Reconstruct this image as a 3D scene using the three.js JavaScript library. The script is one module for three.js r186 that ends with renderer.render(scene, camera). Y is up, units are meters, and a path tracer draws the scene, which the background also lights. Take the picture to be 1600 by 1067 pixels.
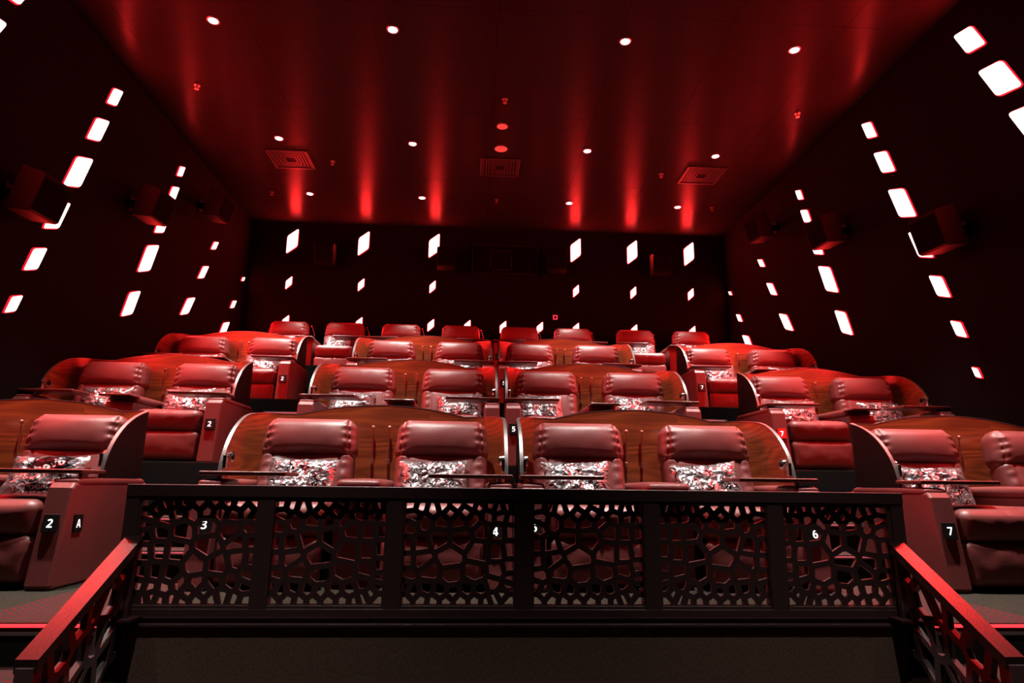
import * as THREE from 'three';
import { mergeGeometries, mergeVertices } from 'three/addons/utils/BufferGeometryUtils.js';
import { RoundedBoxGeometry } from 'three/addons/geometries/RoundedBoxGeometry.js';
import { ImprovedNoise } from 'three/addons/math/ImprovedNoise.js';
import { RectAreaLightUniformsLib } from 'three/addons/lights/RectAreaLightUniformsLib.js';

// ---------------------------------------------------------------- camera, exposure
RectAreaLightUniformsLib.init();
const scene = new THREE.Scene();
scene.background = new THREE.Color(0x000000);
const renderer = new THREE.WebGLRenderer({ antialias: true });
renderer.toneMapping = THREE.LinearToneMapping;
renderer.toneMappingExposure = 1.0;
renderer.shadowMap.enabled = true;

const EYE = 0.653;                                    // eye height above the front row's floor
const camera = new THREE.PerspectiveCamera(2 * Math.atan(533.5 / 1022.26) * 180 / Math.PI, 1600 / 1067, 0.05, 60);
{
  const yaw = 0.0573, pitch = 0.215, roll = 0.0122;
  const fwd = new THREE.Vector3(Math.sin(yaw) * Math.cos(pitch), Math.sin(pitch), -Math.cos(yaw) * Math.cos(pitch));
  const right = new THREE.Vector3(Math.cos(yaw), 0, Math.sin(yaw));
  const up = new THREE.Vector3().crossVectors(right, fwd);
  const r2 = right.clone().multiplyScalar(Math.cos(roll)).addScaledVector(up, Math.sin(roll));
  const u2 = up.clone().multiplyScalar(Math.cos(roll)).addScaledVector(right, -Math.sin(roll));
  camera.position.set(0, EYE, 0);
  camera.quaternion.setFromRotationMatrix(new THREE.Matrix4().makeBasis(r2, u2, fwd.clone().negate()));
}
scene.add(camera);

// light levels
const PANEL = 118, PANEL_TINT = new THREE.Color().setRGB(1, 0.0090, 0.0087);   // red wall lamps, radiance
const DOWN = 132;                                                            // white downlights, candela

// ---------------------------------------------------------------- layout
const XC = 0.295, WALL = 4.78, BACK = -12.49, CEIL = 5.71, FRONT = 3.2, LOW = -0.57;
const ROW = 2.264, RISE = 0.807, POD_Z = -5.45;

// ---------------------------------------------------------------- helpers
let seed = 12345;
const rnd = () => (seed = (seed * 1664525 + 1013904223) >>> 0) / 4294967296;
const noise = new ImprovedNoise();
const N = (x, y = 0.37, z = 0.71) => noise.noise(x, y, z);
const taken = {};
function numbered(name) {
  const n = taken[name] = (taken[name] ?? -1) + 1;
  return n ? name + '_' + String(n).padStart(3, '0') : name;
}
function shade(o) { o.traverse((m) => { if (m.isMesh) { m.castShadow = true; m.receiveShadow = true; } }); return o; }
function tag(o, label, category, group) {
  o.userData = { label, category };
  if (group) o.userData.group = group;
  return o;
}
function thing(name, label, category, [x, y, z] = [0, 0, 0], group) {
  const o = new THREE.Group();
  o.name = numbered(name); o.position.set(x, y, z);
  tag(o, label, category, group);
  scene.add(o);
  return o;
}
function copyOf(src, label, [x, y, z]) {
  const c = src.clone();
  c.name = numbered(src.name.replace(/_\d{3}$/, ''));
  c.userData = { ...src.userData, label };
  c.position.set(x, y, z);
  scene.add(c);
  return c;
}
function part(name, geo, mat, parent, label) {
  const m = new THREE.Mesh(geo, mat);
  m.name = name; m.castShadow = m.receiveShadow = true;
  if (label) m.userData = { label };
  parent.add(m);
  return m;
}
function struct(name, parent = scene) {
  const g = new THREE.Group(); g.name = name;
  if (parent === scene) g.userData = { kind: 'structure' };
  parent.add(g);
  return g;
}
// box geometry between two corners, uv in metres
function bx(x0, x1, y0, y1, z0, z1, bevel = 0) {
  const w = x1 - x0, h = y1 - y0, d = z1 - z0;
  const g = bevel ? new RoundedBoxGeometry(w, h, d, 2, bevel) : new THREE.BoxGeometry(w, h, d);
  g.translate((x0 + x1) / 2, (y0 + y1) / 2, (z0 + z1) / 2);
  return metreUV(g.index ? g.toNonIndexed() : g);
}
function metreUV(g) {
  const p = g.attributes.position, n = g.attributes.normal, uv = new Float32Array(p.count * 2);
  for (let i = 0; i < p.count; i++) {
    const ax = Math.abs(n.getX(i)), ay = Math.abs(n.getY(i)), az = Math.abs(n.getZ(i));
    const x = p.getX(i), y = p.getY(i), z = p.getZ(i);
    if (ay >= ax && ay >= az) { uv[2 * i] = x; uv[2 * i + 1] = z; }
    else if (ax >= az) { uv[2 * i] = z; uv[2 * i + 1] = y; }
    else { uv[2 * i] = x; uv[2 * i + 1] = y; }
  }
  g.setAttribute('uv', new THREE.BufferAttribute(uv, 2));
  return g;
}
function merged(list) { return mergeGeometries(list.map((g) => (g.index ? g.toNonIndexed() : g))); }
// soft upholstered block: rounded box with a bulging front and a free displacement
function pad(w, h, d, { r = 0.05, nx = 24, ny = 14, nz = 8, bulge = 0, bulgeTop = 0, move } = {}) {
  let g = new THREE.BoxGeometry(w, h, d, nx, ny, nz);
  g.deleteAttribute('uv'); g.deleteAttribute('normal');
  g = mergeVertices(g, 1e-5);
  const p = g.attributes.position, v = new THREE.Vector3(), c = new THREE.Vector3();
  const R = Math.min(r, w / 2 - 1e-4, h / 2 - 1e-4, d / 2 - 1e-4);
  for (let i = 0; i < p.count; i++) {
    v.fromBufferAttribute(p, i);
    const a = v.x / (w / 2), b = v.y / (h / 2), e = v.z / (d / 2);
    c.set(THREE.MathUtils.clamp(v.x, -w / 2 + R, w / 2 - R), THREE.MathUtils.clamp(v.y, -h / 2 + R, h / 2 - R), THREE.MathUtils.clamp(v.z, -d / 2 + R, d / 2 - R));
    v.sub(c);
    if (v.lengthSq() > 1e-12) v.setLength(R);
    v.add(c);
    if (e > 0) v.z += bulge * (1 - a * a) * (1 - b * b) * e;
    if (b > 0) v.y += bulgeTop * (1 - a * a) * (1 - e * e) * b;
    if (move) move(v, a, b, e);
    p.setXYZ(i, v.x, v.y, v.z);
  }
  g.computeVertexNormals();
  const uv = new Float32Array(p.count * 2);
  for (let i = 0; i < p.count; i++) { uv[2 * i] = p.getX(i) + 0.6 * p.getZ(i); uv[2 * i + 1] = p.getY(i) + 0.5 * p.getZ(i); }
  g.setAttribute('uv', new THREE.BufferAttribute(uv, 2));
  return g;
}
// extrude a polygon given in (z, y) along x by width, centred at x = 0
function sideProfile(pts, width, bevel = 0.01) {
  const s = new THREE.Shape(pts.map(([z, y]) => new THREE.Vector2(z, y)));
  const g = new THREE.ExtrudeGeometry(s, { depth: width - 2 * bevel, bevelEnabled: bevel > 0, bevelThickness: bevel, bevelSize: bevel, bevelOffset: -bevel, bevelSegments: 3, curveSegments: 6 });
  g.translate(0, 0, -(width - 2 * bevel) / 2);
  g.applyMatrix4(new THREE.Matrix4().makeBasis(new THREE.Vector3(0, 0, 1), new THREE.Vector3(0, 1, 0), new THREE.Vector3(-1, 0, 0)));
  return metreUV(g.index ? g.toNonIndexed() : g);
}
function tube(points, r, seg = 20, rad = 7) {
  return new THREE.TubeGeometry(new THREE.CatmullRomCurve3(points.map((p) => new THREE.Vector3(...p))), seg, r, rad, false);
}

// ---------------------------------------------------------------- textures
function dataTex(w, h, fn, srgb, rx = 1, ry = 1) {
  const d = new Uint8Array(w * h * 4);
  for (let y = 0; y < h; y++) for (let x = 0; x < w; x++) {
    const c = fn(x / w, y / h, x, y), i = 4 * (y * w + x);
    for (let k = 0; k < 3; k++) d[i + k] = Math.max(0, Math.min(255, Math.round(255 * c[k])));
    d[i + 3] = 255;
  }
  const t = new THREE.DataTexture(d, w, h);
  t.wrapS = t.wrapT = THREE.RepeatWrapping; t.magFilter = THREE.LinearFilter; t.minFilter = THREE.LinearMipmapLinearFilter;
  t.generateMipmaps = true; t.repeat.set(rx, ry);
  if (srgb) t.colorSpace = THREE.SRGBColorSpace;
  t.needsUpdate = true;
  return t;
}
const grey = (v) => [v, v, v];
const mix3 = (a, b, t) => a.map((x, i) => x + (b[i] - x) * t);
// walnut veneer, 2 m x 1 m per tile, grain running along x
const woodTex = dataTex(1024, 512, (u, v) => {
  const x = u * 2, y = v;
  const per = (f) => f;                                            // (the seam falls behind the seats)
  let g = per(N(x * 0.7, y * 3.2, 2.1) * 5 + N(x * 1.9, y * 9, 5.3) * 1.2 + y * 9);
  g = Math.abs((g % 1 + 1) % 1 - 0.5) * 2;
  const fine = N(x * 5, y * 190, 8.8) * 0.5 + N(x * 2, y * 70, 3.3) * 0.5;
  const t = Math.min(1, Math.max(0, 0.28 + 0.42 * g + 0.38 * fine));
  return mix3([0.72, 0.355, 0.18], [0.39, 0.155, 0.075], t);
}, true, 0.5, 1);
const leatherBump = dataTex(256, 256, (u, v) => {
  const f = (k, s) => { // tileable by blending
    const a = N(u * k, v * k, s), b = N((u - 1) * k, v * k, s), c = N(u * k, (v - 1) * k, s), d = N((u - 1) * k, (v - 1) * k, s);
    return (a * (1 - u) + b * u) * (1 - v) + (c * (1 - u) + d * u) * v;
  };
  return grey(0.5 + 0.35 * f(28, 1.1) + 0.25 * f(60, 4.2));
}, false, 5, 5);
const carpetTex = dataTex(256, 256, (u, v, x, y) => {
  const n = 0.55 + 0.25 * N(x * 0.9, y * 0.9, 3.3) + 0.3 * N(x * 0.31, y * 0.31, 7.7) + (rnd() - 0.5) * 0.25;
  return [0.315 * n, 0.30 * n, 0.25 * n];
}, true, 2, 2);
const aisleTex = dataTex(512, 512, (u, v, x, y) => {
  const n = 0.8 + (rnd() - 0.5) * 0.5;
  const w = Math.sin((v * 16 + 0.9 * Math.sin(u * Math.PI * 4) + 0.25 * Math.sin(u * Math.PI * 14)) * Math.PI * 2);
  const t = Math.max(0, Math.min(1, w * 2.2 + 0.2 + 0.7 * N(x * 0.06, y * 0.06, 2)));
  return mix3([0.24 * n, 0.22 * n, 0.21 * n], [0.42 * n, 0.14 * n, 0.14 * n], t);
}, true, 1.2, 1.2);
const fabricBump = dataTex(128, 128, (u, v, x, y) => grey(0.5 + 0.25 * Math.sin(x * Math.PI / 2) * Math.sin(y * Math.PI / 2) + (rnd() - 0.5) * 0.4), false, 12, 12);
const fasciaTex = dataTex(256, 256, (u, v, x, y) => { const n = 0.75 + (rnd() - 0.5) * 0.5 + 0.25 * N(x * 0.4, y * 0.4, 1.7); return [0.60 * n, 0.455 * n, 0.385 * n]; }, true, 3, 3);
const ceilTex = dataTex(512, 512, (u, v, x, y) => { const n = 0.85 + 0.16 * N(x * 0.05, y * 0.9, 4.1) + 0.14 * N(x * 0.02, y * 0.25, 9.1); return [0.15 * n, 0.125 * n, 0.12 * n]; }, true, 0.8, 0.8);
// crumpled film: random facets
const facets = Array.from({ length: 150 }, () => [rnd(), rnd(), rnd() - 0.5, rnd() - 0.5, rnd()]);
const crumple = dataTex(256, 256, (u, v) => {
  let best = 9, f = facets[0], du = 0, dv = 0;
  for (const q of facets) {
    let a = u - q[0], b = v - q[1]; a -= Math.round(a); b -= Math.round(b);
    const d = a * a + b * b;
    if (d < best) { best = d; f = q; du = a; dv = b; }
  }
  return grey(0.5 + (f[4] - 0.5) * 0.25 + (du * f[2] + dv * f[3]) * 9);
}, false, 2.3, 1.8);
function bagPrint(words) {
  const c = document.createElement('canvas'); c.width = 512; c.height = 384;
  const x = c.getContext('2d');
  x.fillStyle = '#a9a4a7'; x.fillRect(0, 0, 512, 384);
  let s = 77; const q = () => (s = (s * 1103515245 + 12345) % 2147483648) / 2147483648;
  for (let i = 0; i < 60; i++) {                                    // swirls of the printed blanket seen through the film
    x.strokeStyle = q() < 0.5 ? '#8c3540' : '#241a1e'; x.lineWidth = 3 + q() * 10;
    const px = q() * 512, py = q() * 384, r = 10 + q() * 50, a = q() * 6.28;
    x.beginPath(); x.arc(px, py, r, a, a + 1 + q() * 2.5); x.stroke();
  }
  if (words) {
    x.fillStyle = '#241a1e'; x.beginPath(); x.ellipse(300, 100, 175, 84, -0.2, 0, 7); x.fill(); x.fillRect(190, 276, 220, 62);
    x.save(); x.translate(310, 125); x.rotate(-0.38); x.fillStyle = '#f2ece8'; x.font = 'bold 92px sans-serif'; x.fillText('novo', -120, 20); x.restore();
    x.fillStyle = '#c9a9a4'; x.font = '30px sans-serif'; x.fillText('CINEMAS', 220, 318);
  }
  const t = new THREE.CanvasTexture(c); t.colorSpace = THREE.SRGBColorSpace;
  return t;
}

// ---------------------------------------------------------------- materials
const std = (o) => new THREE.MeshStandardMaterial(o);
const lin = (r, g, b) => new THREE.Color().setRGB(r, g, b);
const M = {
  leather: new THREE.MeshPhysicalMaterial({ color: lin(0.185, 0.034, 0.032), roughness: 0.47, ior: 1.56, bumpMap: leatherBump, bumpScale: 0.0012, specularIntensity: 1 }),
  wood: new THREE.MeshPhysicalMaterial({ map: woodTex, roughness: 0.36, clearcoat: 1, clearcoatRoughness: 0.26 }),
  trayWood: new THREE.MeshPhysicalMaterial({ color: lin(0.10, 0.028, 0.022), roughness: 0.35, clearcoat: 0.4, clearcoatRoughness: 0.2 }),
  black: new THREE.MeshPhysicalMaterial({ color: lin(0.007, 0.005, 0.005), roughness: 0.6, specularIntensity: 0.3 }),
  trim: std({ color: lin(0.36, 0.35, 0.34), roughness: 0.34, metalness: 0.9 }),
  chrome: std({ color: lin(0.7, 0.68, 0.66), roughness: 0.18, metalness: 1 }),
  copper: std({ color: lin(0.62, 0.35, 0.25), roughness: 0.3, metalness: 0.9 }),
  rail: new THREE.MeshPhysicalMaterial({ color: lin(0.075, 0.038, 0.037), roughness: 0.42 }),
  handrail: new THREE.MeshPhysicalMaterial({ color: lin(0.020, 0.008, 0.008), roughness: 0.25, ior: 1.75 }),
  wall: new THREE.MeshPhysicalMaterial({ color: lin(0.0055, 0.0045, 0.0048), roughness: 0.95, specularIntensity: 0.12, bumpMap: fabricBump, bumpScale: 0.001 }),
  carpet: new THREE.MeshPhysicalMaterial({ map: carpetTex, roughness: 0.98, specularIntensity: 0.2 }),
  aisle: new THREE.MeshPhysicalMaterial({ map: aisleTex, roughness: 0.98, specularIntensity: 0.2 }),
  darkCarpet: new THREE.MeshPhysicalMaterial({ color: lin(0.012, 0.009, 0.009), roughness: 0.98, specularIntensity: 0.15, bumpMap: fabricBump, bumpScale: 0.002 }),
  fascia: std({ map: fasciaTex, roughness: 0.98, bumpMap: fabricBump, bumpScale: 0.002 }),
  ceiling: new THREE.MeshPhysicalMaterial({ map: ceilTex, roughness: 0.36, specularIntensity: 0.09, anisotropy: 0.75, anisotropyRotation: Math.PI / 2 }),
  ceilingGap: std({ color: lin(0.01, 0.01, 0.01), roughness: 0.9 }),
  nosing: std({ color: lin(0.35, 0.34, 0.34), roughness: 0.35, metalness: 0.8 }),
  speaker: new THREE.MeshPhysicalMaterial({ color: lin(0.003, 0.0026, 0.0026), roughness: 0.7, specularIntensity: 0.15 }),
  grille: new THREE.MeshPhysicalMaterial({ color: lin(0.004, 0.0035, 0.0035), roughness: 0.95, specularIntensity: 0.1 }),
  vent: std({ color: lin(0.016, 0.015, 0.015), roughness: 0.4 }),
  plate: std({ color: lin(0.35, 0.33, 0.33), roughness: 0.5 }),
  glass: new THREE.MeshPhysicalMaterial({ color: lin(0.9, 0.9, 0.9), roughness: 0.05, transmission: 1, thickness: 0 }),
  panelGlow: std({ color: lin(0.5, 0.1, 0.1), emissive: lin(1, 0.93, 0.88), emissiveIntensity: 1.6 }),
  rimGlow: std({ color: lin(0.4, 0.02, 0.02), emissive: lin(1, 0.012, 0.03), emissiveIntensity: 0.9 }),
  bulb: std({ color: lin(0.9, 0.9, 0.9), emissive: lin(1, 0.98, 1), emissiveIntensity: 6 }),
  redLed: std({ color: lin(0.4, 0.02, 0.02), emissive: lin(1, 0.03, 0.04), emissiveIntensity: 2.2 }),
  pinkLed: std({ color: lin(0.4, 0.1, 0.1), emissive: lin(1, 0.14, 0.2), emissiveIntensity: 0.5 }),
  whiteDisc: std({ color: lin(0.8, 0.78, 0.76), roughness: 0.7 }),
  brass: std({ color: lin(0.7, 0.42, 0.12), roughness: 0.3, metalness: 0.9 }),
};
const film = { roughness: 0.3, metalness: 0.82, bumpMap: crumple, bumpScale: 0.014 };
M.film = std({ ...film, map: bagPrint(false) });
M.filmWords = std({ ...film, map: bagPrint(true), bumpScale: 0.007 });

// ---------------------------------------------------------------- room shell
const X0 = XC - WALL, X1 = XC + WALL;
function slab(name, ...box) { const g = struct(name); part('surface', bx(...box), M.wall, g); return g; }
slab('wall_left', X0 - 0.2, X0, LOW - 0.2, CEIL + 0.2, BACK - 0.2, FRONT + 0.2);
slab('wall_right', X1, X1 + 0.2, LOW - 0.2, CEIL + 0.2, BACK - 0.2, FRONT + 0.2);
slab('wall_back', X0, X1, LOW - 0.2, CEIL + 0.2, BACK - 0.2, BACK);
slab('wall_front', X0, X1, LOW - 0.2, CEIL + 0.2, FRONT, FRONT + 0.2);
{
  const c = struct('ceiling');
  part('backing', bx(X0, X1, CEIL + 0.03, CEIL + 0.2, BACK, FRONT), M.ceilingGap, c);
  // boards 1.41 m wide, seams at the lines the photograph shows
  const xs = [X0, -4.06, -2.65, -1.24, 0.17, 1.58, 2.79, 4.07, X1], zs = [BACK];
  for (let z = BACK + 2.1; z < FRONT; z += 2.1) zs.push(z);
  zs.push(FRONT);
  for (let i = 0; i + 1 < xs.length; i++) for (let k = 0; k + 1 < zs.length; k++) {
    const e = 0.002;
    part('panel', bx(xs[i] + e, xs[i + 1] - e, CEIL, CEIL + 0.03, zs[k] + e, zs[k + 1] - e), M.ceiling, c);
  }
}
{
  const f = struct('floor');
  part('front_floor', bx(X0, X1, LOW - 0.2, LOW, -3.3, FRONT), M.darkCarpet, f);
  const aIn = 1.9, aOut = 2.66;                                    // the two aisles, from the room's middle
  for (let i = 0; i < 4; i++) {
    const y = RISE * i, zF = i ? -5.62 - ROW * (i - 1) : -3.42, zB = i < 3 ? -5.62 - ROW * i : BACK;
    // platform core and its carpets
    if (i) part('platform', bx(X0, X1, y - RISE - 0.05, y - 0.012, zB, zF), M.darkCarpet, f);
    else { part('platform', bx(XC - 2.0, XC + 2.0, LOW - 0.05, y - 0.012, zB, -3.55), M.darkCarpet, f); for (const s of [-1, 1]) part('platform', bx(s < 0 ? X0 : XC + 2.0, s < 0 ? XC - 2.0 : X1, LOW - 0.05, y - 0.012, zB, zF), M.darkCarpet, f); }
    part('carpet', bx(XC - aIn, XC + aIn, y - 0.012, y, zB, i ? zF : -3.60), M.carpet, f);
    for (const s of [-1, 1]) {
      const a = XC + s * aIn, b = XC + s * aOut, c = s < 0 ? X0 : X1;
      part('aisle_carpet', bx(Math.min(a, b), Math.max(a, b), y - 0.012, y, zB, zF), M.aisle, f);
      part('carpet', bx(Math.min(b, c), Math.max(b, c), y - 0.012, y, zB, zF), M.carpet, f);
      if (i < 3) for (let k = 0; k < 3; k++) {                      // three steps up to the next row
        const zf = -4.62 - ROW * i - 0.25 * k, ys = y + 0.2 * (k + 1);
        part('step', bx(XC + s * 2.28 - 0.33, XC + s * 2.28 + 0.33, y, ys - 0.012, zB, zf), M.darkCarpet, f);
        part('step_carpet', bx(XC + s * 2.28 - 0.33, XC + s * 2.28 + 0.33, ys - 0.012, ys, zf - 0.25, zf), M.aisle, f);
        part('step_nosing', bx(XC + s * 2.28 - 0.33, XC + s * 2.28 + 0.33, ys - 0.025, ys + 0.003, zf, zf + 0.012), M.nosing, f);
        part('step_light', bx(XC + s * 2.28 - 0.30, XC + s * 2.28 + 0.30, ys - 0.016, ys - 0.008, zf + 0.012, zf + 0.017), M.pinkLed, f);
      }
    }
  }
  // steps from the front floor up to the first row on both sides of the balustrade
  for (const s of [-1, 1]) {
    const a = XC + s * 2.0, b = s < 0 ? X0 : X1, lo = Math.min(a, b), hi = Math.max(a, b);
    part('edge_carpet', bx(lo, hi, -0.012, 0, -3.42, -3.37), M.aisle, f);
    part('step', bx(lo, hi, LOW, -0.012, -3.42, -3.37), M.darkCarpet, f);
    part('step_light', bx(lo, hi, -0.02, -0.006, -3.37, -3.362), M.redLed, f);
    part('step_nosing', bx(lo, hi, -0.055, -0.04, -3.37, -3.362), M.nosing, f);
    for (let k = 1; k < 3; k++) {
      part('step', bx(lo, hi, LOW, -0.19 * k - 0.012, -3.37, -3.37 + 0.30 * k), M.darkCarpet, f);
      part('step_carpet', bx(lo, hi, -0.19 * k - 0.012, -0.19 * k, -3.37 + 0.30 * (k - 1), -3.37 + 0.30 * k), M.aisle, f);
    }
    const led = new THREE.RectAreaLight(lin(1, 0.03, 0.04), 2.2, hi - lo, 0.014);
    led.position.set((lo + hi) / 2, -0.013, -3.358); led.lookAt((lo + hi) / 2, -0.013, 0); scene.add(led);
  }
  part('fascia', bx(XC - 2.02, XC + 2.02, LOW, -0.05, -3.56, -3.53), M.fascia, f);
}
{
  const w = struct('window_1');                                     // projection window in the back wall
  const fr = (x0, x1, y0, y1) => merged([bx(x0, x1, y1 - 0.03, y1, BACK, BACK + 0.05), bx(x0, x1, y0, y0 + 0.03, BACK, BACK + 0.05), bx(x0, x0 + 0.03, y0, y1, BACK, BACK + 0.05), bx(x1 - 0.03, x1, y0, y1, BACK, BACK + 0.05)]);
  part('window_frame', fr(-0.11, 1.23, 4.74, 5.36), M.black, w);
  part('porthole_frame', fr(0.25, 0.70, 4.81, 5.24), M.black, w);
  part('pane', bx(-0.08, 1.2, 4.77, 5.33, BACK + 0.02, BACK + 0.025), M.glass, w);
}

// ---------------------------------------------------------------- red wall lamps
function roundedPoly(pts, r) {
  const s = new THREE.Shape(), n = pts.length;
  for (let i = 0; i < n; i++) {
    const p = new THREE.Vector2(...pts[i]), a = new THREE.Vector2(...pts[(i + n - 1) % n]), b = new THREE.Vector2(...pts[(i + 1) % n]);
    const pa = p.clone().add(a.sub(p).setLength(r)), pb = p.clone().add(b.sub(p).setLength(r));
    if (i) s.lineTo(pa.x, pa.y); else s.moveTo(pa.x, pa.y);
    s.quadraticCurveTo(p.x, p.y, pb.x, pb.y);
  }
  s.closePath();
  return s;
}
// corners are (a, y) on the wall, a = x on the back wall and z on the side walls
function wallLamp(side, pts, label) {
  const c = pts.reduce((q, p) => [q[0] + p[0] / 4, q[1] + p[1] / 4], [0, 0]);
  const flip = side === 'left' ? -1 : 1;                            // shape x runs so that its normal faces the room
  const local = pts.map(([a, y]) => [flip * (a - c[0]), y - c[1]]);
  const at = side === 'back' ? [c[0], c[1], BACK] : [side === 'left' ? X0 : X1, c[1], c[0]];
  const o = thing('wall_lamp', label, 'wall lamp', at, 'red glowing lamps on the ' + side + ' wall');
  const w = Math.min(Math.hypot(local[0][0] - local[1][0], local[0][1] - local[1][1]), Math.hypot(local[1][0] - local[2][0], local[1][1] - local[2][1]));
  const build = (scale, r, d0, d1) => {
    const q = local.map(([a, b]) => { const l = Math.hypot(a, b); return [a * (1 + scale / l), b * (1 + scale / l)]; });
    const g = new THREE.ExtrudeGeometry(roundedPoly(q, r), { depth: d1 - d0, bevelEnabled: false, curveSegments: 4 });
    g.translate(0, 0, d0);
    return g;
  };
  const body = new THREE.Group(); body.name = 'lamp_body'; o.add(body);
  body.rotation.y = side === 'left' ? Math.PI / 2 : side === 'right' ? -Math.PI / 2 : 0;
  part('rim', build(0.013, w * 0.2, 0.001, 0.02), M.rimGlow, body, 'red glowing rim');
  part('diffuser', build(0, w * 0.16, 0.02, 0.03), M.panelGlow, body, 'white-hot glowing face');
  // the lamp's light: a rectangle that fits inside the slanted face
  const xsS = local.map((p) => p[0]).sort((p, q) => p - q), ysS = local.map((p) => p[1]).sort((p, q) => p - q);
  const rw = Math.max(0.02, (xsS[2] - xsS[1]) * 0.9), rh = Math.max(0.02, (ysS[2] - ysS[1]) * 0.9);
  const area = Math.abs(local.reduce((s, p, i) => { const q = local[(i + 1) % 4]; return s + p[0] * q[1] - q[0] * p[1]; }, 0)) / 2;
  const L = new THREE.RectAreaLight(PANEL_TINT, PANEL * area / (rw * rh), rw, rh);
  L.position.set(0, 0, 0.034); L.rotation.y = Math.PI;              // a RectAreaLight shines along its own -z
  body.add(L);
}
// columns on the side walls: [z, y, width, height] of each lamp, lean and rise of the column
const columns = [
  { lean: 0.45, rise: 0.24, name: 'nearest column', lamps: [[-5.69, 5.23, 0.24, 0.31], [-5.41, 4.59, 0.29, 0.39], [-5.12, 3.93, 0.32, 0.44], [-4.85, 3.30, 0.28, 0.38], [-4.60, 2.73, 0.22, 0.30], [-4.38, 2.20, 0.16, 0.22]] },
  { lean: 0.366, rise: 0.40, name: 'second column', lamps: [[-7.45, 5.215, 0.185, 0.255], [-7.23, 4.65, 0.24, 0.33], [-7.005, 4.0, 0.28, 0.42], [-6.78, 3.385, 0.225, 0.345], [-6.57, 2.825, 0.185, 0.26], [-6.38, 2.30, 0.135, 0.175], [-6.22, 1.81, 0.07, 0.1]] },
  { lean: 0.375, rise: 0.40, name: 'third column', lamps: [[-9.32, 5.175, 0.145, 0.18], [-9.185, 4.76, 0.195, 0.235], [-8.98, 4.215, 0.24, 0.35], [-8.735, 3.60, 0.30, 0.425], [-8.455, 2.885, 0.245, 0.35]] },
  { lean: 0.60, rise: 0.36, name: 'fourth column', lamps: [[-10.815, 4.56, 0.17, 0.165], [-10.49, 3.98, 0.205, 0.25], [-10.08, 3.295, 0.255, 0.31]] },
  { lean: 0.60, rise: 0.32, name: 'column by the back corner', lamps: [[-12.27, 4.43, 0.11, 0.085], [-11.91, 3.83, 0.165, 0.16], [-11.61, 3.30, 0.265, 0.26]] },
];
const nth = ['topmost', 'second from top', 'third from top', 'fourth from top', 'fifth from top', 'sixth from top', 'lowest and smallest'];
for (const side of ['left', 'right']) for (const col of columns) col.lamps.forEach(([z, y, w, h], k) => {
  const t = [-w / 2, col.rise * w / 2], s = [col.lean * h / 2, -h / 2];         // half of the top edge (towards the back) and of the side edge
  const pts = [[z - t[0] - s[0], y - t[1] - s[1]], [z + t[0] - s[0], y + t[1] - s[1]], [z + t[0] + s[0], y + t[1] + s[1]], [z - t[0] + s[0], y - t[1] + s[1]]];
  wallLamp(side, pts, `glowing slanted lamp on the ${side} wall, ${nth[k]}, ${col.name}`);
});
const backX = [-3.66, -2.265, -0.87, 1.985, 3.145, 4.32], ordinal = ['first', 'second', 'third', 'fourth', 'fifth', 'sixth', 'seventh', 'eighth', 'ninth'];
const backLamp = (x, y, w, h, r, label) => wallLamp('back', [[x - w / 2, y + h / 2 - r / 2], [x + w / 2, y + h / 2 + r / 2], [x + w / 2, y - h / 2 + r / 2], [x - w / 2, y - h / 2 - r / 2]], label);
backX.forEach((x, i) => backLamp(x, 5.305, 0.205, 0.365, 0.165, `tall glowing lozenge lamp in the top row of the back wall, ${ordinal[i]} from left`));
backX.forEach((x, i) => backLamp(x, 4.445, 0.112, 0.165, 0.105, `small glowing lozenge lamp in the middle row of the back wall, ${ordinal[i]} from left`));
[-3.66, -2.26, -0.875, -0.165, 0.535, 1.26, 1.975, 3.14, 4.315].forEach((x, i) => backLamp(x, 3.665, 0.12, 0.155, 0.105, `small glowing lozenge lamp just above the back row seats, ${ordinal[i]} from left`));

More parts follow.
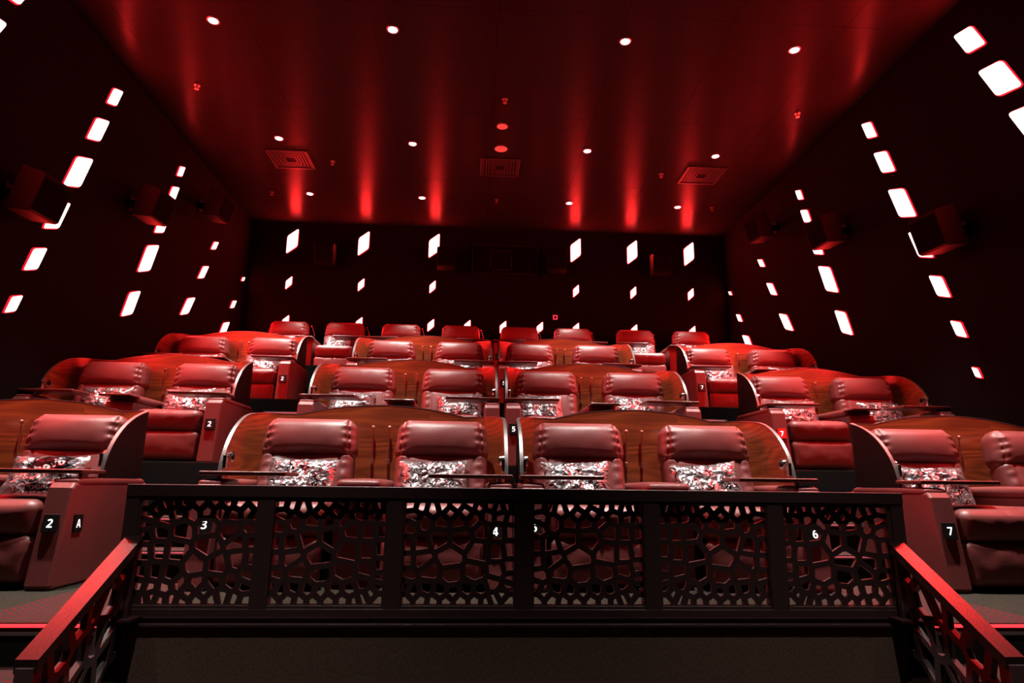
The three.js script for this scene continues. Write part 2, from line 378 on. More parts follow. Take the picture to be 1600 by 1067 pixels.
// ---------------------------------------------------------------- downlights and ceiling fittings
{
  const ring = new THREE.TorusGeometry(0.062, 0.012, 8, 28).rotateX(Math.PI / 2);
  const lens = new THREE.CylinderGeometry(0.052, 0.05, 0.012, 24);
  const rows = [[-11.11, 'row nearest the back wall'], [-9.18, 'middle row'], [-6.61, 'front row seen'], [-4.6, 'row above the front seats'], [-1.9, 'row above the viewer']];
  const xs = [[-3.03, 'leftmost'], [-1.027, 'second from left'], [1.658, 'third from left'], [3.68, 'rightmost']];
  for (const [z, rn] of rows) for (const [x, xn] of xs) {
    const o = thing('downlight', `small round white ceiling downlight, ${xn} in the ${rn}`, 'downlight', [x, CEIL, z], 'ceiling downlights');
    part('trim_ring', ring, M.trim, o);
    part('lens', lens, M.bulb, o).position.y = -0.004;
    const L = new THREE.SpotLight(lin(1, 0.93, 0.86), DOWN * (z > -2 ? 0.45 : z > -5 ? 1.3 : 1), 0, 0.41, 0.85, 2);
    L.position.set(0, -0.03, 0); L.target.position.set(0, -3, 0); L.castShadow = true; L.shadow.radius = 2.5;
    o.add(L, L.target);
  }
  const ventG = (() => {
    const outer = merged([bx(-0.32, 0.32, -0.02, 0.0, -0.30, -0.27), bx(-0.32, 0.32, -0.02, 0.0, 0.27, 0.30), bx(-0.32, -0.29, -0.02, 0.0, -0.27, 0.27), bx(0.29, 0.32, -0.02, 0.0, -0.27, 0.27)]);
    return outer;
  })();
  const ringOf = (k) => {                                           // one tilted square louvre
    const a = 0.28 - 0.045 * k, b = a - 0.022, s = new THREE.Shape([[-a, -a], [a, -a], [a, a], [-a, a]].map((p) => new THREE.Vector2(...p)));
    s.holes.push(new THREE.Path([[-b, -b], [b, -b], [b, b], [-b, b]].map((p) => new THREE.Vector2(...p))));
    const g = new THREE.ExtrudeGeometry(s, { depth: 0.004, bevelEnabled: false }); g.rotateX(Math.PI / 2); g.translate(0, -0.006 - 0.002 * k, 0); return g;
  };
  const vn = ['left of the middle', 'in the middle', 'right of the middle'];
  [[-3.02, -9.83], [0.33, -9.82], [3.68, -9.83]].forEach(([x, z], i) => {
    const o = thing('ceiling_vent', `square louvred air diffuser in the ceiling ${vn[i]}`, 'vent', [x, CEIL, z], 'ceiling air diffusers');
    part('frame', ventG, M.vent, o);
    for (let k = 0; k < 5; k++) part('louvre', ringOf(k), M.vent, o);
  });
  const disc = (r, x, z, label, m) => {
    const o = thing('ceiling_speaker', label, 'ceiling speaker', [x, CEIL, z], 'round red-lit discs in the ceiling');
    part('disc', new THREE.CylinderGeometry(r, r * 0.96, 0.02, 32), m, o).position.y = -0.01;
    part('rim', new THREE.TorusGeometry(r, 0.008, 8, 32).rotateX(Math.PI / 2), M.vent, o).position.y = -0.012;
  };
  disc(0.10, 0.323, -9.2, 'larger bright red disc in the ceiling before the middle vent', M.whiteDisc);
  disc(0.08, 0.313, -8.555, 'smaller bright red disc in the ceiling farther from the vent', M.whiteDisc);
  const sprinkler = (x, z, where) => {
    const o = thing('sprinkler', `tiny red-lit sprinkler head in the ceiling ${where}`, 'sprinkler', [x, CEIL, z], 'ceiling sprinkler heads');
    part('plate', new THREE.CylinderGeometry(0.04, 0.04, 0.008, 20), M.trim, o).position.y = -0.004;
    part('head', merged([new THREE.CylinderGeometry(0.012, 0.012, 0.05, 10).translate(0, -0.03, 0), new THREE.CylinderGeometry(0.028, 0.028, 0.004, 16).translate(0, -0.055, 0)]), M.copper, o);
  };
  sprinkler(0.318, -7.893, 'nearest the viewer in the middle'); sprinkler(3.008, -9.849, 'left of the right vent'); sprinkler(-2.367, -9.852, 'right of the left vent');
  sprinkler(4.366, -7.915, 'near the right wall'); sprinkler(-3.718, -7.89, 'near the left wall'); sprinkler(-3.696, -11.105, 'far back on the left'); sprinkler(0.324, -11.083, 'far back in the middle'); sprinkler(4.31, -11.075, 'far back on the right');
}

// ---------------------------------------------------------------- loudspeakers
{
  const cab = sideProfile([[-0.02, -0.22], [0.22, -0.19], [0.25, -0.17], [0.25, 0.17], [0.22, 0.20], [-0.02, 0.22]], 0.36, 0.012);
  const gr = bx(-0.155, 0.155, -0.155, 0.155, 0.248, 0.258, 0.004);
  const arm = merged([bx(-0.03, 0.03, -0.05, 0.05, -0.20, 0.0, 0.006), bx(-0.07, 0.07, -0.1, 0.1, -0.215, -0.195, 0.004)]);
  const make = (at, turn, tilt, label) => {
    const o = thing('wall_speaker', label, 'speaker', at, 'surround speakers on the walls');
    const h = new THREE.Group(); h.name = 'housing'; h.rotation.set(0, turn, 0); o.add(h);
    part('bracket', arm, M.black, h);
    const t = part('cabinet', cab, M.speaker, h); t.rotation.x = tilt;
    part('grille', gr, M.grille, t);
  };
  const rows = [[-6.13, 3.3, 'nearest'], [-8.22, 4.13, 'middle'], [-10.2, 4.98, 'farthest']];
  for (const [z, y, n] of rows) {
    make([X0 + 0.215, y, z + 0.08], Math.PI / 2 - 0.12, 0.28, `black box speaker on the left wall, ${n} of three`);
    make([X1 - 0.215, y, z], -Math.PI / 2 + 0.12, 0.28, `black box speaker on the right wall, ${n} of three`);
  }
  [[-2.93, 'first'], [-0.6, 'second'], [1.56, 'third'], [3.63, 'fourth']].forEach(([x, n]) => make([x, 4.95, BACK + 0.215], 0, 0.1, `black box speaker on the back wall, ${n} from left`));
  const cp = thing('call_point', 'small glowing red square ring on the back wall above the seats', 'call point', [1.567, 3.893, BACK]);
  part('sign_ring', merged([bx(-0.045, 0.045, 0.025, 0.045, 0, 0.02), bx(-0.045, 0.045, -0.045, -0.025, 0, 0.02), bx(-0.045, -0.025, -0.025, 0.025, 0, 0.02), bx(0.025, 0.045, -0.025, 0.025, 0, 0.02)]), std({ color: lin(0.5, 0.05, 0.08), emissive: lin(1, 0.05, 0.12), emissiveIntensity: 0.75 }), cp);
  part('button', bx(-0.024, 0.024, -0.024, 0.024, 0, 0.012, 0.004), M.black, cp);
}

// ---------------------------------------------------------------- pods (curved wooden shells round two seats)
const HW = 0.985, WING = 0.77, CR = 0.32, TOP = 1.19, PEAK = 1.275, ARM = 0.63;
const podPath = (() => {                                            // plan path from the left wing's front edge to the right wing's; y is the top there
  const pts = [];
  const wing = (z) => ARM + (TOP - ARM) * Math.sqrt(Math.max(0, 1 - (z / WING) ** 2.1));
  const n = 26, half = [];
  for (let i = 0; i <= n; i++) { const z = WING - (WING - CR) * (1 - Math.cos(i / n * Math.PI / 2)); half.push([-HW, z, 1, 0, wing(z)]); }
  for (let i = 1; i <= 8; i++) { const a = i / 8 * Math.PI / 2; const z = CR - CR * Math.sin(a); half.push([-HW + CR - CR * Math.cos(a), z, Math.cos(a), Math.sin(a), wing(z)]); }
  const m = 20, xe = HW - CR;
  const back = [];
  for (let i = 1; i < m; i++) { const x = -xe + 2 * xe * i / m; back.push([x, 0, 0, 1, TOP + (PEAK - TOP) * (1 - (x / xe) ** 2)]); }
  const mirror = half.map(([x, z, a, b, y]) => [-x, z, -a, b, y]).reverse();
  return { pts: [...half, ...back, ...mirror], cut: [half.length - 4, half.length + back.length + 3] };
})();
// solid between two offsets of the path (o0 outer, o1 inner, along the inward normal)
function shell(i0, i1, o0, o1) {
  const pos = [], uv = [];
  const P = podPath.pts; let s = 0;
  const quad = (a, b, c, d, ua, ub, uc, ud) => { for (const q of [a, b, c, a, c, d]) pos.push(...q); for (const q of [ua, ub, uc, ua, uc, ud]) uv.push(...q); };
  let len = 0; const L = P.map((p, i) => (len += i ? Math.hypot(p[0] - P[i - 1][0], p[1] - P[i - 1][1]) : 0));
  for (let i = i0; i < i1; i++) {
    const A = P[i], B = P[i + 1];
    const pt = (q, o, y) => [q[0] + q[2] * o, y, q[1] + q[3] * o];
    const la = L[i], lb = L[i + 1];
    quad(pt(A, o1, 0), pt(B, o1, 0), pt(B, o1, B[4]), pt(A, o1, A[4]), [la, 0], [lb, 0], [lb, B[4]], [la, A[4]]);        // inner
    quad(pt(B, o0, 0), pt(A, o0, 0), pt(A, o0, A[4]), pt(B, o0, B[4]), [lb, 0], [la, 0], [la, A[4]], [lb, B[4]]);        // outer
    quad(pt(A, o1, A[4]), pt(B, o1, B[4]), pt(B, o0, B[4]), pt(A, o0, A[4]), [la, 0], [lb, 0], [lb, 0.03], [la, 0.03]);  // top
    for (const [q, l, on, rev] of [[A, la, i === i0, false], [B, lb, i === i1 - 1, true]]) if (on) {
      const f = [pt(q, o0, 0), pt(q, o1, 0), pt(q, o1, q[4]), pt(q, o0, q[4])]; if (rev) f.reverse();
      quad(...f, [l, 0], [l, 0.03], [l, 1], [l, 1]);
    }
  }
  let g = new THREE.BufferGeometry();
  g.setAttribute('position', new THREE.Float32BufferAttribute(pos, 3));
  g.setAttribute('uv', new THREE.Float32BufferAttribute(uv, 2));
  g.computeVertexNormals();
  // smooth the curved faces: average normals of coincident vertices that point nearly the same way
  const p = g.attributes.position, n = g.attributes.normal, map = new Map();
  for (let i = 0; i < p.count; i++) { const k = [p.getX(i), p.getY(i), p.getZ(i)].map((v) => v.toFixed(4)).join(); if (!map.has(k)) map.set(k, []); map.get(k).push(i); }
  const nv = (i) => new THREE.Vector3().fromBufferAttribute(n, i), outN = [];
  for (const ids of map.values()) for (const i of ids) { const a = nv(i), t = new THREE.Vector3(); for (const j of ids) { const b = nv(j); if (b.dot(a) > 0.8) t.add(b); } outN.push([i, t.normalize()]); }
  for (const [i, t] of outN) n.setXYZ(i, t.x, t.y, t.z);
  return g;
}
function edgeTrim() {                                               // metal strip on the rim and down the wings' front edges
  const P = podPath.pts, line = [];
  const first = P[0], last = P[P.length - 1];
  line.push([first[0], 0.05, first[1], first[2], first[3]]);
  for (const q of P) line.push([q[0], q[4], q[1], q[2], q[3]]);
  line.push([last[0], 0.05, last[1], last[2], last[3]]);
  const pos = [], idx = [];
  line.forEach(([x, y, z, nx, nz], i) => {
    const a = line[Math.max(0, i - 1)], b = line[Math.min(line.length - 1, i + 1)];
    const t = new THREE.Vector3(b[0] - a[0], b[1] - a[1], b[2] - a[2]).normalize(), side = new THREE.Vector3(nx, 0, nz);
    const up = new THREE.Vector3().crossVectors(t, side).normalize(); if (i > 2 && i < line.length - 3 && up.y < 0) up.negate();
    if (i <= 2 || i >= line.length - 3) { if (up.z < 0) up.negate(); }
    for (const [o, h] of [[-0.0135, -0.001], [-0.0135, 0.005], [0.0115, 0.005], [0.0115, -0.001]]) pos.push(x + nx * o + up.x * h, y + up.y * h, z + nz * o + up.z * h);
    if (i) for (let k = 0; k < 4; k++) { const a0 = 4 * (i - 1) + k, a1 = 4 * (i - 1) + (k + 1) % 4, b0 = 4 * i + k, b1 = 4 * i + (k + 1) % 4; idx.push(a0, b0, b1, a0, b1, a1); }
  });
  let g = new THREE.BufferGeometry();
  g.setAttribute('position', new THREE.Float32BufferAttribute(pos, 3)); g.setIndex(idx);
  g = g.toNonIndexed(); g.computeVertexNormals();
  return metreUV(g);
}
const rowName = ['front row', 'second row', 'third row', 'back row'];
const podName = ['left block', 'left half of the middle block', 'right half of the middle block', 'right block'];
const podX = [-3.792, -1.04, 1.04, 3.792].map((x) => x + XC);
let podProto = null;
function pod(row, k) {
  const label = `curved walnut seat shell with black outside, ${podName[k]}, ${rowName[row]}`;
  const at = [podX[k], RISE * row, POD_Z - ROW * row];
  if (podProto) return copyOf(podProto, label, at);
  const o = podProto = thing('seat_pod', label, 'seat pod', at, 'wooden seat pods');
  const [c0, c1] = podPath.cut, end = podPath.pts.length - 1;
  part('side_wing', shell(0, c0, 0, 0.010), M.wood, o, 'curved walnut side wing');
  part('back_panel', shell(c0, c1, 0, 0.010), M.wood, o, 'arched walnut back panel');
  part('side_wing', shell(c1, end, 0, 0.010), M.wood, o, 'curved walnut side wing');
  part('outer_cladding', shell(0, end, -0.013, -0.0005), M.black, o, 'black outer side');
  part('edge_trim', edgeTrim(), M.trim, o, 'thin metal edge strip');
  for (const x of [-0.065, 0.065]) {
    const l = part('reading_lamp', tube([[x, 0.83, 0.03], [x, 0.95, 0.034], [x, 1.085, 0.04]], 0.006), M.copper, o, 'slim copper stalk');
    part('lamp_tip', new THREE.SphereGeometry(0.017, 14, 10).translate(x, 1.092, 0.042), M.copper, l);
    part('mount', bx(x - 0.012, x + 0.012, 0.80, 0.84, 0.014, 0.035, 0.004), M.copper, l);
  }
  for (const s of [-1, 1]) {
    const d = part('dial', new THREE.CylinderGeometry(0.034, 0.04, 0.03, 24).rotateZ(Math.PI / 2).translate(s * (HW - 0.03), 0.82, 0.665), M.chrome, o, 'round chrome dial');
    part('dial_cap', new THREE.CylinderGeometry(0.02, 0.02, 0.008, 20).rotateZ(Math.PI / 2).translate(s * (HW - 0.048), 0.82, 0.665), M.black, d);
    part('socket_plate', bx(s * (HW - 0.022) - 0.012, s * (HW - 0.022) + 0.012, 0.735, 0.83, 0.585, 0.625, 0.004).translate(0, 0, 0.13), M.chrome, o, 'small upright socket plate');
  }
  return o;
}

// ---------------------------------------------------------------- recliners
const seamDip = (v, at, w, d) => { const t = (v - at) / w; return -d * Math.exp(-t * t); };
const G = {
  headrest: pad(0.71, 0.325, 0.22, { r: 0.09, nx: 72, ny: 30, nz: 10, bulge: 0.055, move: (v, a, b, e) => {
    const s = Math.abs(v.x);
    v.x *= 1 - 0.045 * b;
    if (e > -0.5) {
      const near = Math.exp(-(((s - 0.295) / 0.035) ** 2));
      const pleat = Math.sin(v.y * 95 + 2.2 * N(v.y * 9, s * 3, Math.sign(v.x) * 5)) * (0.5 + 0.5 * N(v.y * 14, 3, Math.sign(v.x)));
      v.z += near * 0.014 * pleat + seamDip(s, 0.30, 0.008, 0.012);
      v.z += 0.004 * N(v.x * 7, v.y * 9, 1.5);
      v.y += near * 0.004 * pleat;
    }
  } }),
  backrest: pad(0.70, 0.46, 0.20, { r: 0.075, nx: 48, ny: 26, nz: 8, bulge: 0.02, move: (v, a, b, e) => {
    if (e > -0.3) { const s = Math.abs(v.x); v.z += seamDip(s, 0.245, 0.008, 0.010) + seamDip(v.x, 0, 0.01, b > 0 ? 0.004 : 0.001) + 0.006 * Math.exp(-(((s - 0.29) / 0.03) ** 2)) * Math.sin(v.y * 80 + 3 * N(v.y * 8, s)); }
  } }),
  seat: pad(0.66, 0.17, 0.74, { r: 0.06, nx: 28, ny: 6, nz: 26, bulgeTop: 0.02, move: (v, a, b, e) => { if (b > 0) v.y += seamDip(Math.abs(v.x), 0.24, 0.01, 0.006) + 0.003 * N(v.x * 8, v.z * 8); } }),
  legTop: pad(0.645, 0.225, 0.16, { r: 0.07, nx: 30, ny: 16, nz: 6, bulge: 0.02, move: (v, a, b, e) => { if (e > 0) v.z += seamDip(v.x, 0, 0.012, 0.006) + 0.004 * N(v.x * 10, v.y * 14, 4); } }),
  legLow: pad(0.645, 0.275, 0.11, { r: 0.045, nx: 30, ny: 16, nz: 6, bulge: 0.02, move: (v, a, b, e) => { if (e > 0) v.z += seamDip(v.x, 0, 0.012, 0.006) + 0.004 * N(v.x * 10, v.y * 12, 9); } }),
  arm: sideProfile([[0.16, 0.0], [1.17, 0.0], [1.19, 0.03], [1.10, 0.60], [1.07, 0.632], [0.16, 0.632]], 0.155, 0.018),
  armPad: pad(0.165, 0.055, 0.86, { r: 0.026, nx: 8, ny: 4, nz: 20, bulgeTop: 0.006 }),
  console: sideProfile([[0.10, 0.0], [1.02, 0.0], [1.06, 0.08], [1.06, 0.55], [1.03, 0.60], [0.10, 0.60]], 0.27, 0.015),
  consolePad: pad(0.30, 0.075, 0.80, { r: 0.035, nx: 14, ny: 5, nz: 24, bulgeTop: 0.01 }),
  tray: new RoundedBoxGeometry(0.56, 0.028, 0.30, 3, 0.010),
  plinth: bx(-0.31, 0.31, 0.0, 0.07, 0.15, 1.0),
  base: sideProfile([[0.12, 0.05], [0.95, 0.05], [0.98, 0.33], [0.12, 0.40]], 0.62, 0.01),
};
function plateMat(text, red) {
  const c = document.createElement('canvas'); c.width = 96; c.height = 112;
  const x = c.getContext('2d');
  x.fillStyle = red ? '#d01010' : '#050404'; x.fillRect(0, 0, 96, 112);  // red: reflected red light on one black plate, painted into its glowing face
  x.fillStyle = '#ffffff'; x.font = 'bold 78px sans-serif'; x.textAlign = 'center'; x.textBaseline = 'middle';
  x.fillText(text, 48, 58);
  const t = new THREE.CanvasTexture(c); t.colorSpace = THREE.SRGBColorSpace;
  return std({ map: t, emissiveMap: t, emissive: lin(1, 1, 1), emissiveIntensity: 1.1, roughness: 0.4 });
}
const plateGeo = (() => { const g = new THREE.PlaneGeometry(0.086, 0.102); return g; })();
const plateBack = new RoundedBoxGeometry(0.094, 0.11, 0.012, 3, 0.005);
const plates = {};
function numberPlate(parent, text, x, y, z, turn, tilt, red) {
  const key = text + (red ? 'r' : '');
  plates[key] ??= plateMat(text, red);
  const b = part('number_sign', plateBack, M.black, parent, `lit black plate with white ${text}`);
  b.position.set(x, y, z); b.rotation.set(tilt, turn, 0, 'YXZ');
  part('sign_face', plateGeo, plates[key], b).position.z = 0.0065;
}
const protos = {};
function recliner(side) {                                           // side: where the outer arm and the tray are, -1 left, 1 right
  if (protos[side]) return protos[side];
  const o = new THREE.Group(); o.name = 'recliner';
  part('base', G.base, M.black, o); part('plinth', G.plinth, M.black, o);
  const seat = part('seat_cushion', G.seat, M.leather, o); seat.position.set(0, 0.44, 0.64); seat.rotation.x = -0.05;
  const back = part('backrest', G.backrest, M.leather, o); back.position.set(0, 0.655, 0.315); back.rotation.x = -0.32;
  const head = part('headrest', G.headrest, M.leather, o); head.position.set(0, 0.97, 0.225); head.rotation.x = -0.24;
  const lt = part('leg_rest', G.legTop, M.leather, o, 'rounded upper leg rest pad'); lt.position.set(0, 0.415, 1.06); lt.rotation.x = 0.08;
  const ll = part('leg_rest', G.legLow, M.leather, o, 'flat lower leg rest pad'); ll.position.set(0, 0.175, 1.11); ll.rotation.x = -0.10;
  const ax = side * 0.425;
  const arm = part('armrest', G.arm, M.leather, o); arm.position.set(ax, 0, 0);
  const ap = part('arm_pad', G.armPad, M.leather, arm); ap.position.set(0, 0.635, 0.62);
  const tray = part('tray_table', G.tray, M.trayWood, o, 'thin dark red wooden tray'); tray.position.set(side * 0.225, 0.702, 0.90); tray.rotation.y = side * 0.04;
  part('tray_post', new THREE.CylinderGeometry(0.018, 0.022, 0.04, 16).translate(side * 0.2, -0.03, 0.0), M.chrome, tray);
  return protos[side] = o;
}
const seatX = [-4.298, -3.286, -1.546, -0.534, 0.534, 1.546, 3.286, 4.298].map((x) => x + XC);
const seatWhere = ['by the left wall', 'left of the left aisle', 'just right of the left aisle', 'left of the middle seam', 'right of the middle seam', 'just left of the right aisle', 'right of the right aisle', 'by the right wall'];
const firstSeat = {};
function addRecliner(row, k, x) {
  const side = k % 2 ? 1 : -1;
  const o = recliner(side).clone();
  o.name = numbered('recliner'); o.position.set(x, RISE * row, (row < 3 ? POD_Z - ROW * row : -12.235));
  tag(o, `burgundy leather recliner in the ${rowName[row]}, ${seatWhere[k]}`, 'recliner', 'leather recliners in the ' + rowName[row]);
  scene.add(o);
  // number on the outer arm's front, row letter on the aisle side of the front left one
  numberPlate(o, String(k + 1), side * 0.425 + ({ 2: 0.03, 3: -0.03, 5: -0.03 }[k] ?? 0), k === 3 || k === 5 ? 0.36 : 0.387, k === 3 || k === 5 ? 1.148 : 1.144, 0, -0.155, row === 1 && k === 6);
  if (row === 0 && k === 1) numberPlate(o, 'A', 0.425 + 0.081, 0.38, 1.0, Math.PI / 2, 0);
  if (row === 3) {
    part('stud', new THREE.SphereGeometry(0.012, 10, 8), M.brass, o, 'tiny brass stud').position.set(0.23, 1.06, 0.315);
    const l = part('reading_lamp', tube([[0.42, 0.7, 0.12], [0.42, 0.95, 0.1], [0.38, 1.07, 0.16]], 0.006), M.copper, o);
    part('lamp_tip', new THREE.SphereGeometry(0.016, 12, 8).translate(0.38, 1.07, 0.16), M.copper, l);
  }
  return o;
}
const row4 = [-3.435, -2.415, -1.385, -0.275, 0.827, 1.838, 3.03, 4.11];
for (let row = 0; row < 4; row++) {
  if (row < 3) for (let k = 0; k < 4; k++) pod(row, k);
  for (let k = 0; k < 8; k++) addRecliner(row, k, row < 3 ? seatX[k] : row4[k]);
  for (let k = 0; k < 4; k++) {
    const x = row < 3 ? podX[k] : (row4[2 * k] + row4[2 * k + 1]) / 2;
    const o = thing('console', `leather console between two recliners, ${podName[k]}, ${rowName[row]}`, 'console', [x, RISE * row, row < 3 ? POD_Z - ROW * row : -12.235], 'leather consoles between the recliners');
    part('body', G.console, M.leather, o);
    const cp = part('padded_top', G.consolePad, M.leather, o); cp.position.set(0, 0.635, 0.58);
    if (row) { const t = part('cup_tray', new RoundedBoxGeometry(0.30, 0.02, 0.20, 3, 0.008), M.trayWood, o, 'dark wooden cup tray'); t.position.set(0, 0.655, 1.06); part('cup_ring', new THREE.TorusGeometry(0.042, 0.006, 8, 24).rotateX(Math.PI / 2).translate(0, 0.011, 0), M.trim, t); }
  }
}

// ---------------------------------------------------------------- wrapped blankets
function bagGeo(sd) {
  const nx = 46, ny = 32, W = 0.48, H = 0.345;
  const pos = [], uv = [], idx = [];
  for (const f of [1, -1]) {
    const base = pos.length / 3;
    for (let j = 0; j <= ny; j++) for (let i = 0; i <= nx; i++) {
      const a = i / nx * 2 - 1, b = j / ny * 2 - 1;
      const t = (1 - Math.abs(a) ** 5) * (1 - Math.abs(b) ** 4);
      const ear = 1 + 0.07 * Math.abs(a * b) ** 3;
      const edge = 0.012 * N(b * 5 + sd, a * 5, 2.2 + sd);
      const ridge = (k, s) => 1 - 2 * Math.abs(N(a * k + sd * 3.1, b * k * 0.75, s + f));
      const z = f * (0.048 * t + 0.0005) + (0.012 * ridge(2.3, 1) + 0.008 * ridge(5.1, 4) + 0.004 * ridge(11, 7)) * (f > 0 ? 1 : 0.4) * Math.sqrt(t) + 0.02 * N(a * 1.3 + sd, b * 1.2, 5);
      pos.push(a * W / 2 * ear + edge * Math.sign(a) * Math.abs(a) ** 6, b * H / 2 * ear + edge * Math.abs(b) ** 6, z);
      uv.push((a + 1) / 2, (b + 1) / 2);
    }
    for (let j = 0; j < ny; j++) for (let i = 0; i < nx; i++) {
      const p = base + j * (nx + 1) + i, q = p + nx + 1;
      if (f > 0) idx.push(p, p + 1, q + 1, p, q + 1, q); else idx.push(p, q + 1, p + 1, p, q, q + 1);
    }
  }
  const g = new THREE.BufferGeometry();
  g.setAttribute('position', new THREE.Float32BufferAttribute(pos, 3)); g.setAttribute('uv', new THREE.Float32BufferAttribute(uv, 2)); g.setIndex(idx);
  g.computeVertexNormals();
  return g;
}
const bagGeos = [1.3, 4.7, 8.2, 12.9, 17.1].map(bagGeo);
const bagDx = [
  [0, -0.04, 0.01, -0.04, -0.05, -0.07, -0.02, 0.06], [0.07, -0.12, -0.12, 0.11, -0.1, -0.03, 0.05, 0.06],
  [0.03, -0.08, 0.01, 0.1, -0.08, -0.01, 0.14, 0.08], [0, -0.18, 0.03, 0, -0.05, 0, 0.05, 0]];
for (let row = 0; row < 4; row++) for (let k = 0; k < 8; k++) {
  const x = (row < 3 ? seatX[k] : row4[k]) + THREE.MathUtils.clamp(bagDx[row][k], -0.08, 0.08);
  const o = new THREE.Mesh(bagGeos[(row * 3 + k * 2) % 5], row === 0 && k === 1 ? M.filmWords : M.film);
  o.name = numbered('wrapped_blanket'); o.castShadow = o.receiveShadow = true;
  o.position.set(x, RISE * row + 0.66, (row < 3 ? POD_Z - ROW * row : -12.235) + 0.52);
  o.rotation.set(-0.48 + 0.1 * (rnd() - 0.5), 0.16 * (rnd() - 0.5), 0.14 * (rnd() - 0.5));
  tag(o, `crumpled film-wrapped blanket on ${rowName[row]} recliner ${seatWhere[k]}`, 'blanket bag', 'wrapped blankets on the recliners');
  scene.add(o);
}

// ---------------------------------------------------------------- balustrade with cut-out lattice
function lattice(w, h, seeds, bar, depth, border) {
  const rect = [[-w / 2, 0], [w / 2, 0], [w / 2, h], [-w / 2, h]];
  const s = new THREE.Shape(rect.map((p) => new THREE.Vector2(...p)));
  const inner = [[-w / 2 + border, border], [w / 2 - border, border], [w / 2 - border, h - border], [-w / 2 + border, h - border]];
  seeds.forEach((a, i) => {
    let poly = inner;
    seeds.forEach((b, j) => {
      if (i === j || !poly.length) return;
      const dx = b[0] - a[0], dy = b[1] - a[1], l = Math.hypot(dx, dy), ux = dx / l, uy = dy / l;
      const lim = ux * (a[0] + b[0]) / 2 + uy * (a[1] + b[1]) / 2 - bar / 2, out = [];
      poly.forEach((p, k) => {
        const q = poly[(k + 1) % poly.length], dp = ux * p[0] + uy * p[1] - lim, dq = ux * q[0] + uy * q[1] - lim;
        if (dp <= 0) out.push(p);
        if (dp * dq < 0) { const t = dp / (dp - dq); out.push([p[0] + (q[0] - p[0]) * t, p[1] + (q[1] - p[1]) * t]); }
      });
      poly = out;
    });
    const area = poly.reduce((t, p, k) => { const q = poly[(k + 1) % poly.length]; return t + p[0] * q[1] - q[0] * p[1]; }, 0) / 2;
    if (poly.length > 2 && area > 0.00006) s.holes.push(new THREE.Path(poly.map((p) => new THREE.Vector2(...p)).reverse()));
  });
  const g = new THREE.ExtrudeGeometry(s, { depth, bevelEnabled: false });
  g.translate(0, 0, -depth / 2);
  return metreUV(g.index ? g.toNonIndexed() : g);
}
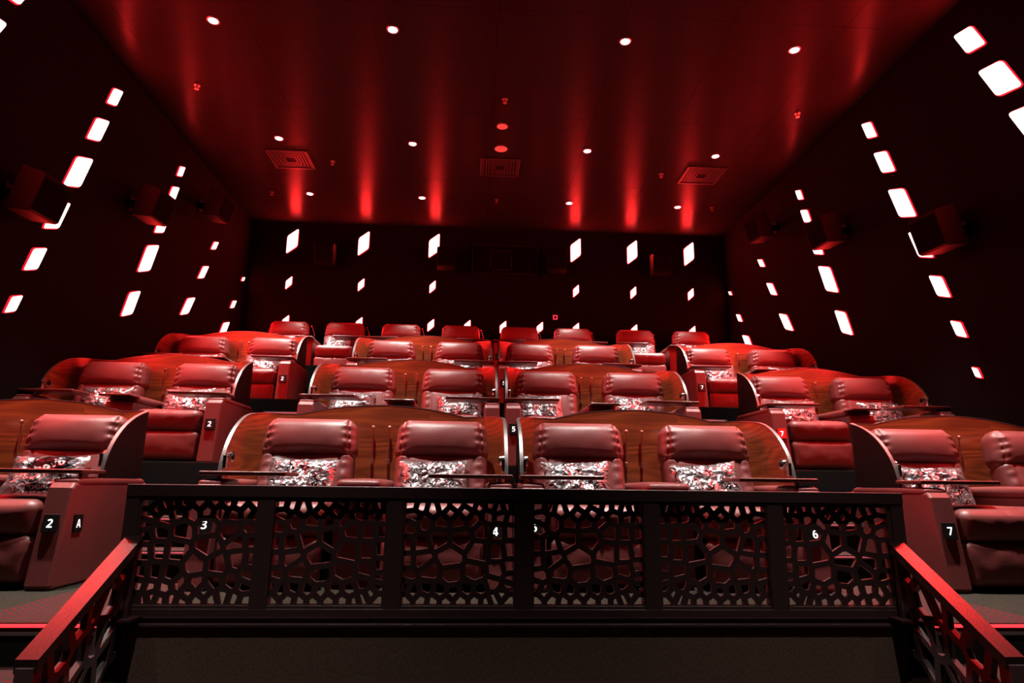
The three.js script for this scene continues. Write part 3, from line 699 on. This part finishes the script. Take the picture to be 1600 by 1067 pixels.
// hole centres read off one panel, in a 940 x 850 frame
const holes = [[65, 25], [138, 45], [240, 70], [325, 40], [435, 30], [560, 20], [640, 40], [725, 35], [800, 60], [870, 40], [932, 35], [80, 135], [175, 165], [315, 165], [388, 100], [455, 160], [520, 95], [592, 150], [700, 120], [820, 125], [905, 145], [45, 225], [35, 360], [135, 360], [300, 305], [480, 305], [660, 235], [800, 250], [895, 245], [640, 425], [790, 425], [892, 405], [35, 505], [155, 495], [390, 465], [895, 545], [50, 605], [220, 585], [410, 625], [610, 595], [790, 575], [905, 640], [22, 705], [100, 745], [205, 725], [320, 745], [425, 755], [540, 735], [655, 735], [762, 690], [830, 765], [890, 705], [30, 820], [170, 810], [265, 825], [370, 825], [490, 817], [615, 820], [702, 825], [765, 800], [890, 820]];
const BZ = -3.575;
{
  const o = thing('balustrade', 'dark brown balustrade with six cut-out lattice panels before the front row', 'balustrade', [XC, 0, BZ]);
  const PX = [[-1.973, -1.387], [-1.31, -0.734], [-0.639, -0.065], [0.034, 0.613], [0.706, 1.287], [1.378, 1.962]];
  const pw = 0.585, ph = 0.515, y0 = 0.047;
  const seeds = holes.map(([x, y]) => [(x / 940 - 0.5) * pw, (1 - y / 850) * ph]);
  const lat = lattice(pw, ph, seeds, 0.029, 0.02, 0.004).translate(0, -ph / 2, 0);
  part('top_rail', bx(-2.05, 2.05, 0.572, 0.632, -0.045, 0.045, 0.004), M.rail, o);
  part('bottom_rail', bx(-2.05, 2.05, -0.045, 0.032, -0.04, 0.04, 0.004), M.rail, o);
  part('base_moulding', merged([bx(-2.05, 2.05, -0.05, -0.035, 0.03, 0.06, 0.003), bx(-2.05, 2.05, -0.012, -0.006, 0.038, 0.046)]), M.rail, o);
  PX.forEach(([a, b], i) => {
    const c = (a + b) / 2;
    const l = part('lattice_panel', lat, M.rail, o, 'cut-out lattice of irregular cells'); l.position.set(c, y0 + ph / 2, 0);
    l.rotation.set(0, i > 3 ? Math.PI : 0, i === 0 ? Math.PI : 0);
    const fw = (b - a) / 2 + 0.012;
    part('panel_frame', merged([bx(c - fw, c + fw, 0.552, 0.572, -0.03, 0.034, 0.003), bx(c - fw, c + fw, 0.030, 0.047, -0.03, 0.034, 0.003), bx(c - fw - 0.004, c - fw + 0.016, 0.047, 0.552, -0.03, 0.034, 0.003), bx(c + fw - 0.016, c + fw + 0.004, 0.047, 0.552, -0.03, 0.034, 0.003)]), M.rail, o);
  });
  const edges = [-2.05, ...PX.slice(1).map((p, i) => (PX[i][1] + p[0]) / 2), 2.05];
  edges.forEach((x, i) => part('post', bx(x - (i && i < 6 ? 0.045 : i ? 0.07 : 0), x + (i && i < 6 ? 0.045 : i ? 0 : 0.07), 0.03, 0.575, -0.04, 0.04, 0.004), M.rail, o));
}
// sloping stair rails
{
  const L = 0.68, slope = -0.56, seedsOf = () => { const out = []; for (let j = 0; j < 4; j++) for (let i = 0; i < 6; i++) out.push([(i + 0.5 + 0.75 * (rnd() - 0.5)) / 6 * L - L / 2, (j + 0.5 + 0.75 * (rnd() - 0.5)) / 4 * 0.62]); return out; };
  const sheared = (g) => { const p = g.attributes.position; for (let i = 0; i < p.count; i++) p.setY(i, p.getY(i) + slope * (p.getX(i) + L / 2)); g.computeVertexNormals(); return g; };
  const lat = sheared(lattice(L, 0.62, seedsOf(), 0.036, 0.03, 0.004));
  const top = sheared(bx(-L / 2 - 0.02, L / 2 + 0.02, 0, 0.05, -0.043, 0.043));
  const low = sheared(bx(-L / 2 - 0.02, L / 2 + 0.02, -0.05, 0.0, -0.03, 0.03));
  for (const s of [-1, 1]) {
    const o = thing('stair_rail', `sloping dark lattice stair rail on the ${s < 0 ? 'left' : 'right'} of the balustrade`, 'stair rail', [XC + s * 1.978, 0, 0], 'sloping stair rails');
    const h = new THREE.Group(); h.name = 'rail_frame'; o.add(h);
    h.rotation.y = -Math.PI / 2; h.position.set(0, 0.318, -3.51 + L / 2);     // shape x runs towards the viewer
    part('handrail', top, M.handrail, h);
    part('lattice_panel', lat, M.rail, h).position.y = -0.62;
    part('bottom_rail', low, M.rail, h).position.y = -0.62;
    const yEnd = 0.318 + slope * L;
    part('post', bx(-0.033, 0.033, LOW, yEnd + 0.01, -3.51 + L - 0.035, -3.51 + L + 0.03, 0.003), M.rail, o);
    part('post', bx(-0.033, 0.033, -0.2, 0.33, -3.51, -3.48, 0.003), M.rail, o);
  }
}
shade(scene);
renderer.render(scene, camera);
